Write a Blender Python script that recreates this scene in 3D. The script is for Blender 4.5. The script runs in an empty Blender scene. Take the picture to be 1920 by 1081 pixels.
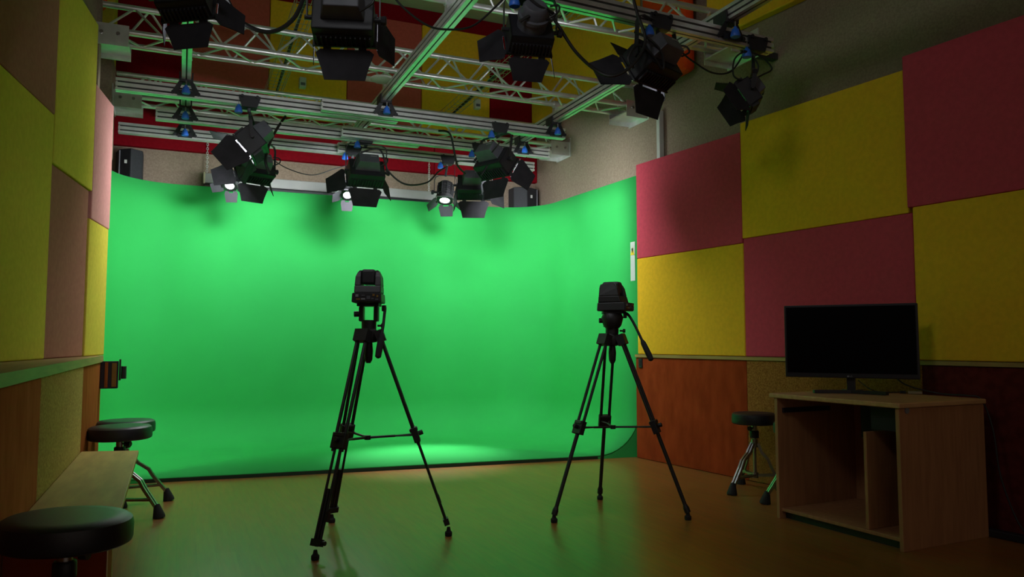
import bpy, bmesh, math, random
from mathutils import Vector, Matrix
random.seed(4)
PI = math.pi
S = bpy.context.scene
COL = S.collection
V = Vector

# ------------------------------------------------------------------ camera
F, PITCH, YAW, EYE = 1430.0, 0.07, 0.41, 1.1
CAM = V((0, 0, EYE))
FW0 = V((math.sin(YAW), math.cos(YAW), 0)); RT = V((math.cos(YAW), -math.sin(YAW), 0)); ZZ = V((0, 0, 1))
FW = FW0*math.cos(PITCH)+ZZ*math.sin(PITCH); UP = -FW0*math.sin(PITCH)+ZZ*math.cos(PITCH)
cd = bpy.data.cameras.new('camera'); cam = bpy.data.objects.new('camera', cd); COL.objects.link(cam)
cam.location = CAM; cam.rotation_euler = (PI/2+PITCH, 0, -YAW)
cd.sensor_width = 36; cd.lens = F/1920*36; cd.clip_start = .02; S.camera = cam

def ray(x, y): return RT*((x-960)/F)-UP*((y-540.5)/F)+FW
def atz(x, y, z=0.): d = ray(x, y); return CAM+d*((z-EYE)/d.z)
def aty(x, y, Y): d = ray(x, y); return CAM+d*(Y/d.y)
def onpl(x, y, p0, n): d = ray(x, y); return CAM+d*((V(p0)-CAM).dot(n)/d.dot(n))

# ------------------------------------------------------------------ materials
def mat(name, rgb, rough=.6, metal=0., var=0., vscale=8., bump=0., bscale=200., rgb2=None, stretch=None, emit=0., spec=.5, coat=0.):
    m = bpy.data.materials.new(name); m.use_nodes = True
    nt = m.node_tree; b = nt.nodes['Principled BSDF']
    b.inputs['Base Color'].default_value = (*rgb, 1); b.inputs['Roughness'].default_value = rough
    b.inputs['Metallic'].default_value = metal; b.inputs['Specular IOR Level'].default_value = spec
    b.inputs['Coat Weight'].default_value = coat
    tc = nt.nodes.new('ShaderNodeTexCoord'); mp = nt.nodes.new('ShaderNodeMapping')
    nt.links.new(tc.outputs['Object'], mp.inputs['Vector'])
    if stretch: mp.inputs['Scale'].default_value = stretch
    if var or rgb2:
        n = nt.nodes.new('ShaderNodeTexNoise'); n.inputs['Scale'].default_value = vscale; n.inputs['Detail'].default_value = 6
        r = nt.nodes.new('ShaderNodeValToRGB')
        c2 = rgb2 or tuple(c*(1-var) for c in rgb); c1 = rgb if rgb2 else tuple(c*(1+var) for c in rgb)
        r.color_ramp.elements[0].color = (*c2, 1); r.color_ramp.elements[1].color = (*c1, 1)
        r.color_ramp.elements[0].position = .35; r.color_ramp.elements[1].position = .65
        nt.links.new(mp.outputs[0], n.inputs['Vector']); nt.links.new(n.outputs['Fac'], r.inputs['Fac'])
        nt.links.new(r.outputs['Color'], b.inputs['Base Color'])
    if bump:
        n2 = nt.nodes.new('ShaderNodeTexNoise'); n2.inputs['Scale'].default_value = bscale; n2.inputs['Detail'].default_value = 3
        bp = nt.nodes.new('ShaderNodeBump'); bp.inputs['Strength'].default_value = bump; bp.inputs['Distance'].default_value = .004
        nt.links.new(mp.outputs[0], n2.inputs['Vector']); nt.links.new(n2.outputs['Fac'], bp.inputs['Height']); nt.links.new(bp.outputs[0], b.inputs['Normal'])
    if emit:
        b.inputs['Emission Color'].default_value = (.93, .96, 1, 1); b.inputs['Emission Strength'].default_value = emit
    return m

M = {}
M['green'] = mat('chroma_paint', (.040, .50, .108), .8, var=.03, vscale=2, spec=.12)
M['yellow'] = mat('yellow_fabric', (.82, .475, .030), .95, var=.05, vscale=30, bump=.25, bscale=320, spec=0.)
M['olive'] = mat('yellow_green_fabric', (.64, .52, .07), .95, var=.05, vscale=30, bump=.25, bscale=320, spec=0.)
M['maroon'] = mat('maroon_fabric', (.58, .075, .112), .95, var=.06, vscale=30, bump=.25, bscale=320, spec=0.)
M['redbrown'] = mat('red_brown_fabric', (.50, .10, .075), .95, var=.06, vscale=30, bump=.25, bscale=320, spec=0.)
M['red'] = mat('deep_red_fabric', (.24, .007, .013), .95, var=.06, vscale=30, bump=.25, bscale=320, spec=0.)
M['brown'] = mat('brown_fabric', (.38, .165, .115), .95, var=.06, vscale=30, bump=.25, bscale=320, spec=0.)
M['pink'] = mat('dusty_pink_fabric', (.56, .26, .24), .95, var=.04, vscale=30, bump=.25, bscale=320, spec=0.)
M['orange'] = mat('orange_fabric', (.72, .075, .015), .9, var=.05, vscale=30, bump=.2, bscale=320, spec=0.)
M['beige'] = mat('beige_wall_carpet', (.29, .225, .165), .95, var=.12, vscale=60, bump=.5, bscale=180, spec=0.)
M['ceil'] = mat('ceiling_tile', (.45, .43, .36), .9, var=.04, vscale=5, bump=.1)
M['dwood'] = mat('red_stained_board', (.36, .062, .017), .8, spec=0., rgb2=(.26, .044, .013), vscale=4, stretch=(2.5, 2.5, 1), bump=.15, bscale=60)
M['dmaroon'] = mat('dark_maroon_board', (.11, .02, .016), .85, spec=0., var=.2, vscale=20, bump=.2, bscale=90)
M['cork'] = mat('cork_board', (.40, .19, .045), .9, spec=0., rgb2=(.21, .09, .022), vscale=90, bump=.4, bscale=120)
M['owood'] = mat('orange_brown_wood', (.42, .14, .035), .75, spec=0., rgb2=(.28, .085, .022), vscale=5, stretch=(8, 8, .8), bump=.1, bscale=60)
M['ledge'] = mat('ledge_wood', (.36, .23, .07), .5, var=.12, vscale=6, stretch=(6, .6, 6))
M['bench'] = mat('pale_plywood', (.62, .42, .10), .55, rgb2=(.50, .32, .07), vscale=4, stretch=(5, .8, 5), bump=.05, bscale=40)
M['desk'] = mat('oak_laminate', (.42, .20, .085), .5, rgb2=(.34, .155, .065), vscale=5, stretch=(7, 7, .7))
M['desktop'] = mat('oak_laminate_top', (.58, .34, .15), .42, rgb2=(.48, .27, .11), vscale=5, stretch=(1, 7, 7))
M['black'] = mat('black_painted_metal', (.020, .020, .024), .45, var=.15, vscale=10, spec=.4)
M['grey'] = mat('grey_black_metal', (.085, .088, .105), .5, var=.15, vscale=10)
M['leaf'] = mat('barn_door_paint', (.030, .029, .033), .7, spec=.05, var=.15, vscale=10)
M['rubber'] = mat('black_rubber', (.012, .012, .012), .8, var=.1)
M['vinyl'] = mat('black_vinyl', (.012, .013, .018), .42, var=.1, vscale=20, bump=.12, bscale=300)
M['alu'] = mat('aluminium', (.74, .75, .74), .33, metal=.7, var=.08, vscale=12, bump=.03, bscale=50)
M['slot'] = mat('rail_slot_shade', (.035, .035, .033), .8, var=.1)  # dark colour standing for shade in the rail slots; also on a bracket arm
M['chrome'] = mat('chrome', (.42, .41, .40), .3, metal=1., var=.04)
M['blue'] = mat('blue_plastic', (.03, .16, .72), .4, var=.1, vscale=20)
M['white'] = mat('white_plastic', (.52, .53, .50), .5, var=.04)
M['casing'] = mat('screen_casing_white', (.34, .35, .33), .5, var=.04)
M['lip'] = mat('dark_edge_trim', (.006, .030, .010), .7, var=.05)
M['left_board'] = mat('left_brown_board', (.62, .21, .085), .8, spec=0., rgb2=(.48, .15, .06), vscale=4, stretch=(2.5, 2.5, 1))
M['pale_cork'] = mat('pale_cork_board', (.66, .48, .16), .9, spec=0., rgb2=(.42, .29, .09), vscale=90, bump=.4, bscale=120)
M['cream'] = mat('cream_plastic', (.30, .25, .15), .5, var=.04)
M['paper'] = mat('white_paper', (.52, .55, .53), .8, var=.03)
M['sunny'] = mat('warning_yellow', (.75, .55, .02), .6, var=.03)
M['screen'] = mat('screen_glass', (.002, .002, .003), .3, var=.1, spec=.12)
M['bezel'] = mat('screen_bezel', (.012, .012, .017), .4, var=.1)
M['carbon'] = mat('tripod_black', (.011, .011, .012), .5, var=.15, vscale=30)
M['cable'] = mat('cable_rubber', (.01, .01, .01), .55, var=.1)
M['wire'] = mat('zinc_wire', (.42, .40, .25), .5, metal=.7, var=.1)
M['gold'] = mat('brass_socket', (.30, .19, .05), .4, metal=.8, var=.1)
M['speakerbox'] = mat('speaker_black', (.018, .019, .024), .65, var=.15, vscale=40, bump=.2)
M['silverline'] = mat('silver_trim', (.30, .31, .34), .4, metal=.5, var=.05)
M['lens'] = mat('lit_lens', (.9, .92, .95), .3, emit=9., var=.01)
M['panel'] = mat('lit_led_panel', (.9, .92, .95), .3, emit=120., var=.01)
M['panel_left'] = mat('lit_led_panel_left', (.9, .92, .95), .3, emit=168., var=.01)
M['panel_right'] = mat('lit_led_panel_right', (.9, .92, .95), .3, emit=210., var=.01)
M['dimpanel'] = mat('dim_led_panel', (.85, .87, .9), .3, emit=55., var=.01)
M['offpanel'] = mat('unlit_lens', (.10, .105, .12), .15, var=.02)
M['inner'] = mat('inner_leaf_grey', (.045, .042, .052), .65, var=.08)

def floor_mat():
    m = bpy.data.materials.new('floor_laminate'); m.use_nodes = True
    nt = m.node_tree; b = nt.nodes['Principled BSDF']
    tc = nt.nodes.new('ShaderNodeTexCoord'); mp = nt.nodes.new('ShaderNodeMapping'); mp.inputs['Rotation'].default_value = (0, 0, PI/2)
    br = nt.nodes.new('ShaderNodeTexBrick'); br.offset = .37
    br.inputs['Color1'].default_value = (.42, .180, .040, 1); br.inputs['Color2'].default_value = (.37, .155, .034, 1); br.inputs['Mortar'].default_value = (.27, .13, .032, 1)
    br.inputs['Scale'].default_value = 1; br.inputs['Mortar Size'].default_value = .0009; br.inputs['Brick Width'].default_value = 1.25; br.inputs['Row Height'].default_value = .095
    n = nt.nodes.new('ShaderNodeTexNoise'); n.inputs['Scale'].default_value = 6; n.inputs['Detail'].default_value = 8
    mp2 = nt.nodes.new('ShaderNodeMapping'); mp2.inputs['Scale'].default_value = (7, .7, 1)
    mx = nt.nodes.new('ShaderNodeMix'); mx.data_type = 'RGBA'; mx.blend_type = 'MULTIPLY'; mx.inputs['Factor'].default_value = .6
    nt.links.new(tc.outputs['Object'], mp.inputs[0]); nt.links.new(tc.outputs['Object'], mp2.inputs[0])
    nt.links.new(mp.outputs[0], br.inputs['Vector']); nt.links.new(mp2.outputs[0], n.inputs['Vector'])
    nt.links.new(br.outputs['Color'], mx.inputs['A']); nt.links.new(n.outputs['Color'], mx.inputs['B'])
    nt.links.new(mx.outputs['Result'], b.inputs['Base Color'])
    b.inputs['Roughness'].default_value = .31; b.inputs['Specular IOR Level'].default_value = .6
    return m
M['floor'] = floor_mat()

# ------------------------------------------------------------------ builders
def frame(f, upv=ZZ):
    f = V(f).normalized(); s = f.cross(V(upv))
    if s.length < 1e-5: s = V((1, 0, 0))
    s.normalize(); u = s.cross(f)
    return s, u, f                      # right, up, forward

class MB:
    def __init__(s): s.b = bmesh.new()
    def hexa(s, pts):                   # 8 points: bottom ring, top ring
        v = [s.b.verts.new(p) for p in pts]
        for q in ((3, 2, 1, 0), (4, 5, 6, 7), (0, 1, 5, 4), (1, 2, 6, 5), (2, 3, 7, 6), (3, 0, 4, 7)): s.b.faces.new([v[i] for i in q])
        return s
    def box(s, c, d, ax=None, taper=1.):
        X, Y, Z = ax or (V((1, 0, 0)), V((0, 1, 0)), V((0, 0, 1))); c = V(c); h = [k/2 for k in d]
        P = []
        for z, t in ((-1, 1.), (1, taper)):
            for x, y in ((-1, -1), (1, -1), (1, 1), (-1, 1)): P.append(c+X*x*h[0]*t+Y*y*h[1]*t+Z*z*h[2])
        return s.hexa(P)
    def prism(s, pts, ext):             # polygon extruded by vector
        a = [s.b.verts.new(V(p)) for p in pts]; e = V(ext); c = [s.b.verts.new(V(p)+e) for p in pts]; n = len(pts)
        s.b.faces.new(a[::-1]); s.b.faces.new(c)
        for i in range(n): s.b.faces.new((a[i], a[(i+1) % n], c[(i+1) % n], c[i]))
        return s
    def lathe(s, o, axis, prof, seg=20):  # prof list of (dist along axis, radius)
        A = V(axis).normalized(); x = A.orthogonal().normalized(); y = A.cross(x); rings = []
        for d, r in prof:
            if r < 1e-6: rings.append([s.b.verts.new(V(o)+A*d)])
            else: rings.append([s.b.verts.new(V(o)+A*d+(x*math.cos(2*PI*k/seg)+y*math.sin(2*PI*k/seg))*r) for k in range(seg)])
        for a, c in zip(rings, rings[1:]):
            for k in range(seg):
                q = [a[k % len(a)], a[(k+1) % len(a)], c[(k+1) % len(c)], c[k % len(c)]]
                u = []
                for w in q:
                    if w not in u: u.append(w)
                if len(u) > 2: s.b.faces.new(u)
        for ring, flip in ((rings[0], 1), (rings[-1], 0)):
            if len(ring) > 2: s.b.faces.new(ring[::-1] if flip else ring)
        return s
    def cyl(s, a, c, r, r2=None, seg=12):
        a = V(a); c = V(c); return s.lathe(a, c-a, [(0, r), ((c-a).length, r if r2 is None else r2)], seg)
    def tube(s, pts, r, seg=7, smooth=0):
        pts = [V(p) for p in pts]
        if smooth and len(pts) > 2:
            out = []; n = len(pts)
            for i in range(n-1):
                p0, p1, p2, p3 = pts[max(i-1, 0)], pts[i], pts[i+1], pts[min(i+2, n-1)]
                for k in range(smooth):
                    t = k/smooth
                    out.append(.5*((2*p1)+(p2-p0)*t+(2*p0-5*p1+4*p2-p3)*t*t+(3*p1-p0-3*p2+p3)*t**3))
            pts = out+[pts[-1]]
        rings = []; x = None
        for i, p in enumerate(pts):
            t = (pts[min(i+1, len(pts)-1)]-pts[max(i-1, 0)]).normalized()
            x = t.orthogonal().normalized() if x is None else (x-t*x.dot(t)).normalized()
            y = t.cross(x)
            rings.append([s.b.verts.new(p+(x*math.cos(2*PI*k/seg)+y*math.sin(2*PI*k/seg))*r) for k in range(seg)])
        for a, c in zip(rings, rings[1:]):
            for k in range(seg): s.b.faces.new((a[k], a[(k+1) % seg], c[(k+1) % seg], c[k]))
        s.b.faces.new(rings[0][::-1]); s.b.faces.new(rings[-1])
        return s
    def bar(s, pts, w, t, side):        # flat bar along a path; width along 'side', thickness in the bend plane
        side = V(side).normalized(); pts = [V(p) for p in pts]; R = []
        for i, p in enumerate(pts):
            tg = (pts[min(i+1, len(pts)-1)]-pts[max(i-1, 0)]).normalized(); n = tg.cross(side).normalized()
            R.append([s.b.verts.new(p+side*a*w/2+n*c*t/2) for a, c in ((-1, -1), (1, -1), (1, 1), (-1, 1))])
        for a, c in zip(R, R[1:]):
            for k in range(4): s.b.faces.new((a[k], a[(k+1) % 4], c[(k+1) % 4], c[k]))
        s.b.faces.new(R[0][::-1]); s.b.faces.new(R[-1])
        return s
    def build(s, name, m, parent=None, bevel=0., smooth=False, seg=2):
        bmesh.ops.recalc_face_normals(s.b, faces=s.b.faces)
        o = V((0, 0, 0))
        q = parent
        while q is not None: o = o+q.location; q = q.parent
        if parent is None:
            xs = [v.co for v in s.b.verts]
            o = V(((min(p.x for p in xs)+max(p.x for p in xs))/2, (min(p.y for p in xs)+max(p.y for p in xs))/2, min(p.z for p in xs)))
        for v in s.b.verts: v.co -= o
        me = bpy.data.meshes.new(name); s.b.to_mesh(me); s.b.free()
        me.materials.append(M[m] if isinstance(m, str) else m)
        if smooth:
            for p in me.polygons: p.use_smooth = True
        ob = bpy.data.objects.new(name, me); COL.objects.link(ob)
        if parent is None: ob.location = o
        else: ob.parent = parent
        if smooth: me.set_sharp_from_angle(angle=math.radians(40))
        if bevel:
            b = ob.modifiers.new('bevel', 'BEVEL'); b.width = bevel; b.segments = seg; b.limit_method = 'ANGLE'
        return ob

def tag(o, label, cat, group=None, kind=None):
    o['label'] = label; o['category'] = cat
    if group: o['group'] = group
    if kind: o['kind'] = kind
    return o
def thing(name, loc, label, cat, group=None):
    o = bpy.data.objects.new(name, None); COL.objects.link(o); o.location = V(loc); o.empty_display_size = .05
    return tag(o, label, cat, group)
def struct(o): o['kind'] = 'structure'; return o

# ------------------------------------------------------------------ room shell
RA = V((4.035, 6.265, 0)); RD = V((math.sin(-.11), math.cos(-.11), 0)); RN = V((RD.y, -RD.x, 0))   # right panel face, along, outward
LA = V((-.506, 6.327, 0)); LD = V((math.sin(.135), math.cos(.135), 0)); LN = V((-LD.y, LD.x, 0))   # left panel face, along, outward
BACK, TOP, NEAR = 8.80, 5.15, -2.6
XL, XR = -.95, 4.15

def rpt(t, off=0., z=0.): return RA+RD*t+RN*off+ZZ*z
def lpt(t, off=0., z=0.): return LA+LD*t+LN*off+ZZ*z
def slab(a, c, z0, z1, n, th):          # vertical slab from a to c, thickness along n
    a = V((a[0], a[1], 0)); c = V((c[0], c[1], 0)); n = V(n)*th
    return [a+ZZ*z0, c+ZZ*z0, c+n+ZZ*z0, a+n+ZZ*z0, a+ZZ*z1, c+ZZ*z1, c+n+ZZ*z1, a+n+ZZ*z1]

rn = rpt(-9.0, .10); rf = rpt((6.2-RA.y)/RD.y, .10)
ln = lpt(-9.0, .10); lf = lpt(.02, .10)
struct(MB().box((2.2, 3.1, -.06), (9.6, 12.4, .12)).build('floor', 'floor'))
struct(MB().box((2.2, 3.1, TOP+.06), (9.6, 12.4, .12)).build('ceiling', 'ceil'))
struct(MB().hexa(slab((XL-.3, BACK), (XR+.4, BACK), 0, TOP, (0, 1, 0), .15)).build('wall_back', 'beige'))
struct(MB().hexa(slab(rn, rf, 0, TOP, RN, .15)).build('wall_right', 'beige'))
struct(MB().hexa(slab((XR, rf.y), (XR, BACK), 0, TOP, (1, 0, 0), .15)).build('wall_right_back', 'beige'))
struct(MB().hexa(slab(ln, lf, 0, TOP, LN, .15)).build('wall_left', 'beige'))
struct(MB().hexa(slab((XL, lf.y), (XL, BACK), 0, TOP, (-1, 0, 0), .15)).build('wall_left_back', 'beige'))
struct(MB().hexa(slab((XL-.1, lf.y), (lf.x, lf.y), 0, TOP, (0, -1, 0), .14)).build('wall_left_return', 'beige'))

# ------------------------------------------------------------------ acoustic panels
def rpanel(t0, t1, z0, z1, m, label, off=0.):
    return tag(MB().hexa(slab(rpt(t0, off), rpt(t1, off), z0, z1, RN, .085)).build('acoustic_panel', m, bevel=.008), label, 'acoustic panel', 'acoustic panels on the right wall')
def lpanel(t0, t1, z0, z1, m, label, off=0.):
    return tag(MB().hexa(slab(lpt(t0, off), lpt(t1, off), z0, z1, LN, .085)).build('acoustic_panel', m, bevel=.008), label, 'acoustic panel', 'acoustic panels on the left wall')
rpanel(-1.355, -.01, 1.905, 2.824, 'maroon', 'maroon fabric wall panel touching the top right edge of the green screen')
rpanel(-1.365, -.01, .985, 1.903, 'yellow', 'bright yellow fabric wall panel right beside the green screen, above the ledge')
rpanel(-2.790, -1.357, 1.940, 2.897, 'yellow', 'yellow fabric wall panel under the small dangling light, high on right wall')
rpanel(-2.815, -1.368, .985, 1.938, 'maroon', 'maroon fabric wall panel directly behind and above the black monitor')
rpanel(-4.40, -2.793, 1.972, 2.98, 'maroon', 'large dark maroon fabric wall panel at the upper right edge of the picture', -.02)
rpanel(-4.40, -2.828, .985, 1.970, 'yellow', 'dull yellow fabric wall panel at right edge, on the ledge beside the monitor', -.02)
lpanel(-.535, .0, 1.005, 1.931, 'olive', 'narrow pale yellow-green fabric panel at the end of left wall, above the ledge')
lpanel(-.495, .03, 1.933, 2.868, 'pink', 'dusty pink fabric panel at the far end of the left wall, lit by the lamps')
lpanel(-1.375, -.537, 1.005, 2.117, 'brown', 'brown fabric panel on the left wall between two yellow-green lower panels', .012)
lpanel(-1.365, -.498, 2.119, 3.28, 'olive', 'tall yellow-green fabric panel above the brown one on the left wall')
lpanel(-3.00, -1.378, 1.005, 2.393, 'olive', 'large olive-yellow fabric panel at the left edge of the picture above the ledge')
lpanel(-3.00, -1.366, 2.395, 3.60, 'brown', 'dark brown fabric panel in the upper left corner of the picture')

def bpanel(x0, x1, z0, z1, m, label, y=BACK-.003, th=.075):
    return tag(MB().hexa(slab((x0, y), (x1, y), z0, z1, (0, -1, 0), th)).build('acoustic_panel', m, bevel=.01), label, 'acoustic panel', 'acoustic panels on the back wall')
bpanel(-.93, 2.765, 3.13, 3.615, 'red', 'long deep red fabric band low on the back wall, above the projection screen casing')
bpanel(2.77, 4.145, 3.13, 3.615, 'red', 'deep red fabric band low on back wall, above the right loudspeaker')
xs = [-.93, -.02, .83, 1.70, 2.60, 3.49, 4.14]
for (a, c), m, l in zip(zip(xs, xs[1:]), ['red', 'redbrown', 'yellow', 'redbrown', 'yellow', 'red'],
        ['deep red tall fabric panel at the left end of the back wall', 'brick red tall fabric panel left of the left yellow one on the back wall',
         'mustard yellow tall fabric panel on the back wall behind the large studio light', 'brick red tall fabric panel between the two yellow ones on the back wall',
         'mustard yellow tall fabric panel on the back wall crossed by the middle depth rail', 'deep red tall fabric panel at the right end of the back wall']):
    bpanel(a+.003, c-.003, 3.62, 4.95, m, l)
struct(MB().box((1.6, BACK-.03, 5.05), (5.1, .06, .19)).build('trim_1', 'red'))
def xpanel(y0, y1, z0, z1, m, label, th=.09, bev=.01):
    return tag(MB().hexa(slab((XR-.004, y0), (XR-.004, y1), z0, z1, (-1, 0, 0), th)).build('acoustic_panel', m, bevel=bev, seg=3), label, 'acoustic panel', 'upper panels on the right wall')
xpanel(6.30, 8.70, 3.74, 4.95, 'yellow', 'broad dark yellow fabric panel high on right wall behind the wire tray')
xpanel(5.42, 6.12, 3.50, 4.75, 'orange', 'bright orange padded panel with rounded corners high on the right wall', .12, .05)
def upnl(t0, t1, z0, z1, m, label):
    return tag(MB().hexa(slab(rpt(t0, .02), rpt(t1, .02), z0, z1, RN, .079)).build('acoustic_panel', m, bevel=.01), label, 'acoustic panel', 'upper panels on the right wall')
upnl(-2.1, -.98, 3.72, 4.9, 'yellow', 'dark yellow fabric panel by the near end of the right depth rail')
tag(MB().hexa(slab((XL+.003, 8.22), (XL+.003, 8.60), 3.45, 4.9, (1, 0, 0), .27)).build('acoustic_panel', 'olive', bevel=.01), 'thick yellow-green panel seen edge-on in the far left corner behind trusses', 'acoustic panel', 'upper panels on the left wall')
tag(MB().hexa(slab((XL+.003, 6.85), (XL+.003, 7.2), 3.9, 4.9, (1, 0, 0), .30)).build('acoustic_panel', 'orange', bevel=.05, seg=3), 'orange padded panel peeking out behind the top of left wall', 'acoustic panel', 'upper panels on the left wall')

# ------------------------------------------------------------------ dado boards, ledges
def rboard(t0, t1, m, label):
    return tag(MB().hexa(slab(rpt(t0, .0), rpt(t1, .0), .004, .952, RN, .095)).build('wainscot_board', m, bevel=.003), label, 'wall board', 'lower boards of the right wall')
rboard(-1.372, .02, 'dwood', 'red stained lower wall board between the green screen and the cork board')
rboard(-2.84, -1.376, 'cork', 'brown cork lower wall board behind the monitor desk and stools')
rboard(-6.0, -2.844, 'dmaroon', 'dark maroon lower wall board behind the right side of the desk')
struct(MB().hexa(slab(rpt(-6.0, -.012), rpt(.02, -.012), .955, .982, RN, .11)).build('trim_2', 'ledge'))
LX = -.515
def lboard(y0, y1, m, label):
    return tag(MB().hexa(slab((LX, y0), (LX, y1), .004, .955, (-1, 0, 0), .03)).build('wainscot_board', m, bevel=.003), label, 'wall board', 'lower boards of the left wall')
yb1 = onpl(154, 760, (LX, 0, 0), V((1, 0, 0))).y; yb2 = onpl(74, 800, (LX, 0, 0), V((1, 0, 0))).y
lboard(yb1+.002, 6.25, 'owood', 'orange-brown wood lower wall board at the end of the left wall')
lboard(yb2+.002, yb1-.002, 'pale_cork', 'cork lower wall board above the plywood bench on the left')
lboard(.5, yb2-.002, 'left_board', 'red-brown lower wall board at the left edge of the picture')
# ledge top between board and splayed panels
q0, q1 = lpt(-6.0, .09), lpt(-.02, .09)
pts = [V((LX+.012, 6.27, .958)), V((q1.x, 6.27, .958)), V((q0.x, q0.y, .958)), V((LX+.012, q0.y, .958))]
struct(MB().prism(pts, (0, 0, .045)).build('trim_3', 'ledge'))
# end face of the left dado
struct(MB().hexa(slab((-.96, 6.262), (LX, 6.262), .004, .955, (0, -1, 0), .01)).build('trim_4', 'owood'))

# ------------------------------------------------------------------ green screen cyclorama
def cyc():
    root = thing('green_screen', (1.7, 7.5, 0), 'bright green curved studio backdrop running from wall down onto floor', 'green screen')
    HGT, rc = 2.735, .45
    path = []                                      # plan outline, front right -> back -> front left
    fr, fl_ = V((4.092, 6.32, 0)), V((-.70, 6.735, 0))
    br_, bl_ = V((3.985, 8.50, 0)), V((-.66, 8.60, 0)); R = .62
    def corner(p, a, c, n=14):
        da, dc = (a-p).normalized(), (c-p).normalized(); ang = da.angle(dc); d = R/math.tan(ang/2)
        ctr = p+(da+dc).normalized()*(R/math.sin(ang/2)); s0, s1 = p+da*d-ctr, p+dc*d-ctr
        th = s0.angle(s1); out = []
        for k in range(n+1):
            t = k/n; out.append(ctr+(s0*math.sin((1-t)*th)+s1*math.sin(t*th))/math.sin(th))
        return out
    path = [fr+(br_-fr)*k/6 for k in range(5)]+corner(br_, fr, bl_)
    e = path[-1]; c2 = corner(bl_, br_, fl_); path += [e+(c2[0]-e)*k/12 for k in range(1, 12)]+c2
    e = path[-1]; path += [e+(fl_-e)*k/5 for k in range(1, 6)]
    prof = [(rc*(1-math.sin(a*PI/2/10)), rc*(1-math.cos(a*PI/2/10))) for a in range(11)]   # inward offset, z
    prof += [(0, rc+(HGT-rc)*k/8) for k in range(1, 9)]
    FZ = .024
    b = MB(); rows = []; n = len(path)
    for i, p in enumerate(path):
        t = (path[min(i+1, n-1)]-path[max(i-1, 0)]).normalized(); nin = V((-t.y, t.x, 0))
        nin = nin if nin.dot(V((1.7, 7.2, 0))-p) > 0 else -nin
        rows.append([p+nin*o+ZZ*(max(z, 0)+FZ*(1-min(z/rc, 1))) for o, z in prof])
    # keep the first and last sections square to the front edge
    fe = (fl_-fr).normalized()
    for idx, base, sg in ((0, fr, 1), (n-1, fl_, -1)):
        rows[idx] = [base+fe*sg*o+ZZ*(z+FZ*(1-min(z/rc, 1))) for o, z in prof]
    g = [[b.b.verts.new(q) for q in r] for r in rows]
    for a, c in zip(g, g[1:]):
        for k in range(len(prof)-1): b.b.faces.new((a[k], c[k], c[k+1], a[k+1]))
    m = n//2
    inner = [r[0] for r in g]
    b.b.faces.new(inner)
    bmesh.ops.triangulate(b.b, faces=[f for f in b.b.faces if len(f.verts) > 4])
    o = b.build('backdrop', 'green', root, smooth=True)
    so = o.modifiers.new('thick', 'SOLIDIFY'); so.thickness = .012; so.offset = -1
    # front lip and the two end caps that close the cove
    f = MB(); a, c = rows[0][0], rows[-1][0]
    f.prism([V((a.x, a.y-.004, 0)), V((c.x, c.y-.004, 0)), V((c.x, c.y-.004, FZ+.004)), V((a.x, a.y-.004, FZ+.004))], (0, .02, 0))
    f.build('edge_trim', 'lip', root)
    for r in (rows[0], rows[-1]):
        cv = r[:11]; cn = V((cv[-1].x, cv[-1].y, 0)); st = V((cv[0].x, cv[0].y, 0))
        MB().prism([cn, st]+[V(q)-ZZ*.004 for q in cv], (0, .03, 0)).build('end_cap', 'green', root)
    return root
cyc()

# ------------------------------------------------------------------ lighting grid
RZ0, RZ1 = 3.08, 3.18                    # cross rails
DZ0, DZ1 = 3.22, 3.32                    # depth rails
def rail(a, c, z0, z1, label, group):
    a, c = V(a), V(c); d = (c-a).normalized(); n = V((d.y, -d.x, 0)); h = z1-z0; w_ = .07
    # grooved profile: two slots on each side face, one slot underneath
    sec = [(-.5, 0), (-.09, 0), (-.09, .14), (.09, .14), (.09, 0), (.5, 0)]
    sec += [(.5, .20), (.10, .20), (.10, .34), (.5, .34), (.5, .62), (.10, .62), (.10, .76), (.5, .76), (.5, 1)]
    sec += [(-.5, 1), (-.5, .76), (-.10, .76), (-.10, .62), (-.5, .62), (-.5, .34), (-.10, .34), (-.10, .20), (-.5, .20)]
    o = MB().prism([a+n*x*w_+ZZ*(z0+y*h-a.z) for x, y in sec], c-a).build('lighting_rail', 'alu')
    mid = (a+c)/2; L = (c-a).length-.03                             # dark strips added to stand for the shade inside the slots
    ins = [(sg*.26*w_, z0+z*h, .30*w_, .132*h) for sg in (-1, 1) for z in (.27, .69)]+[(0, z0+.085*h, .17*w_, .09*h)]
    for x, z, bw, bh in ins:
        MB().box(mid+n*x+ZZ*(z-mid.z), (L, bw, bh), (d, n, ZZ)).build('slot_shade_strip', 'slot', o)
    return tag(o, label, 'rail', group)
def railx(px0, py0, px1, y, label, group='cross rails of the lighting grid', y1=None):
    a = aty(px0, py0, y); c = aty(px1, py0, y1 or y)
    return rail((a.x, y, 0), (c.x, y1 or y, 0), RZ0, RZ1, label, group)
YA, YA2, YB, YB2, YC, YC2 = 6.66, 6.55, 7.42, 7.32, 8.03, 7.94
railx(217, 160, 745, YA, 'front aluminium cross rail starting beside the pink panel on the left')
railx(602, 210, 1057, YA2, 'front aluminium cross rail ending by the right wall bracket')
railx(292, 215, 785, YB, 'middle aluminium cross rail starting in open air on the left')
railx(640, 250, 1028, YB2, 'middle aluminium cross rail carrying the lights on the right')
railx(222, 243, 680, YC, 'rear aluminium cross rail on the left with the chain below it')
railx(633, 280, 1000, YC2, 'rear aluminium cross rail ending in front of the right loudspeaker')
nr = (-.6, 3.78, 0), (3.68, 4.0, 0)
rail(nr[0], nr[1], RZ0, RZ1, 'nearest aluminium cross rail at the top of the picture, holding the big lights', 'cross rails of the lighting grid')
XRL, XRC, XRR = -.01, 1.61, 3.29
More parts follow.
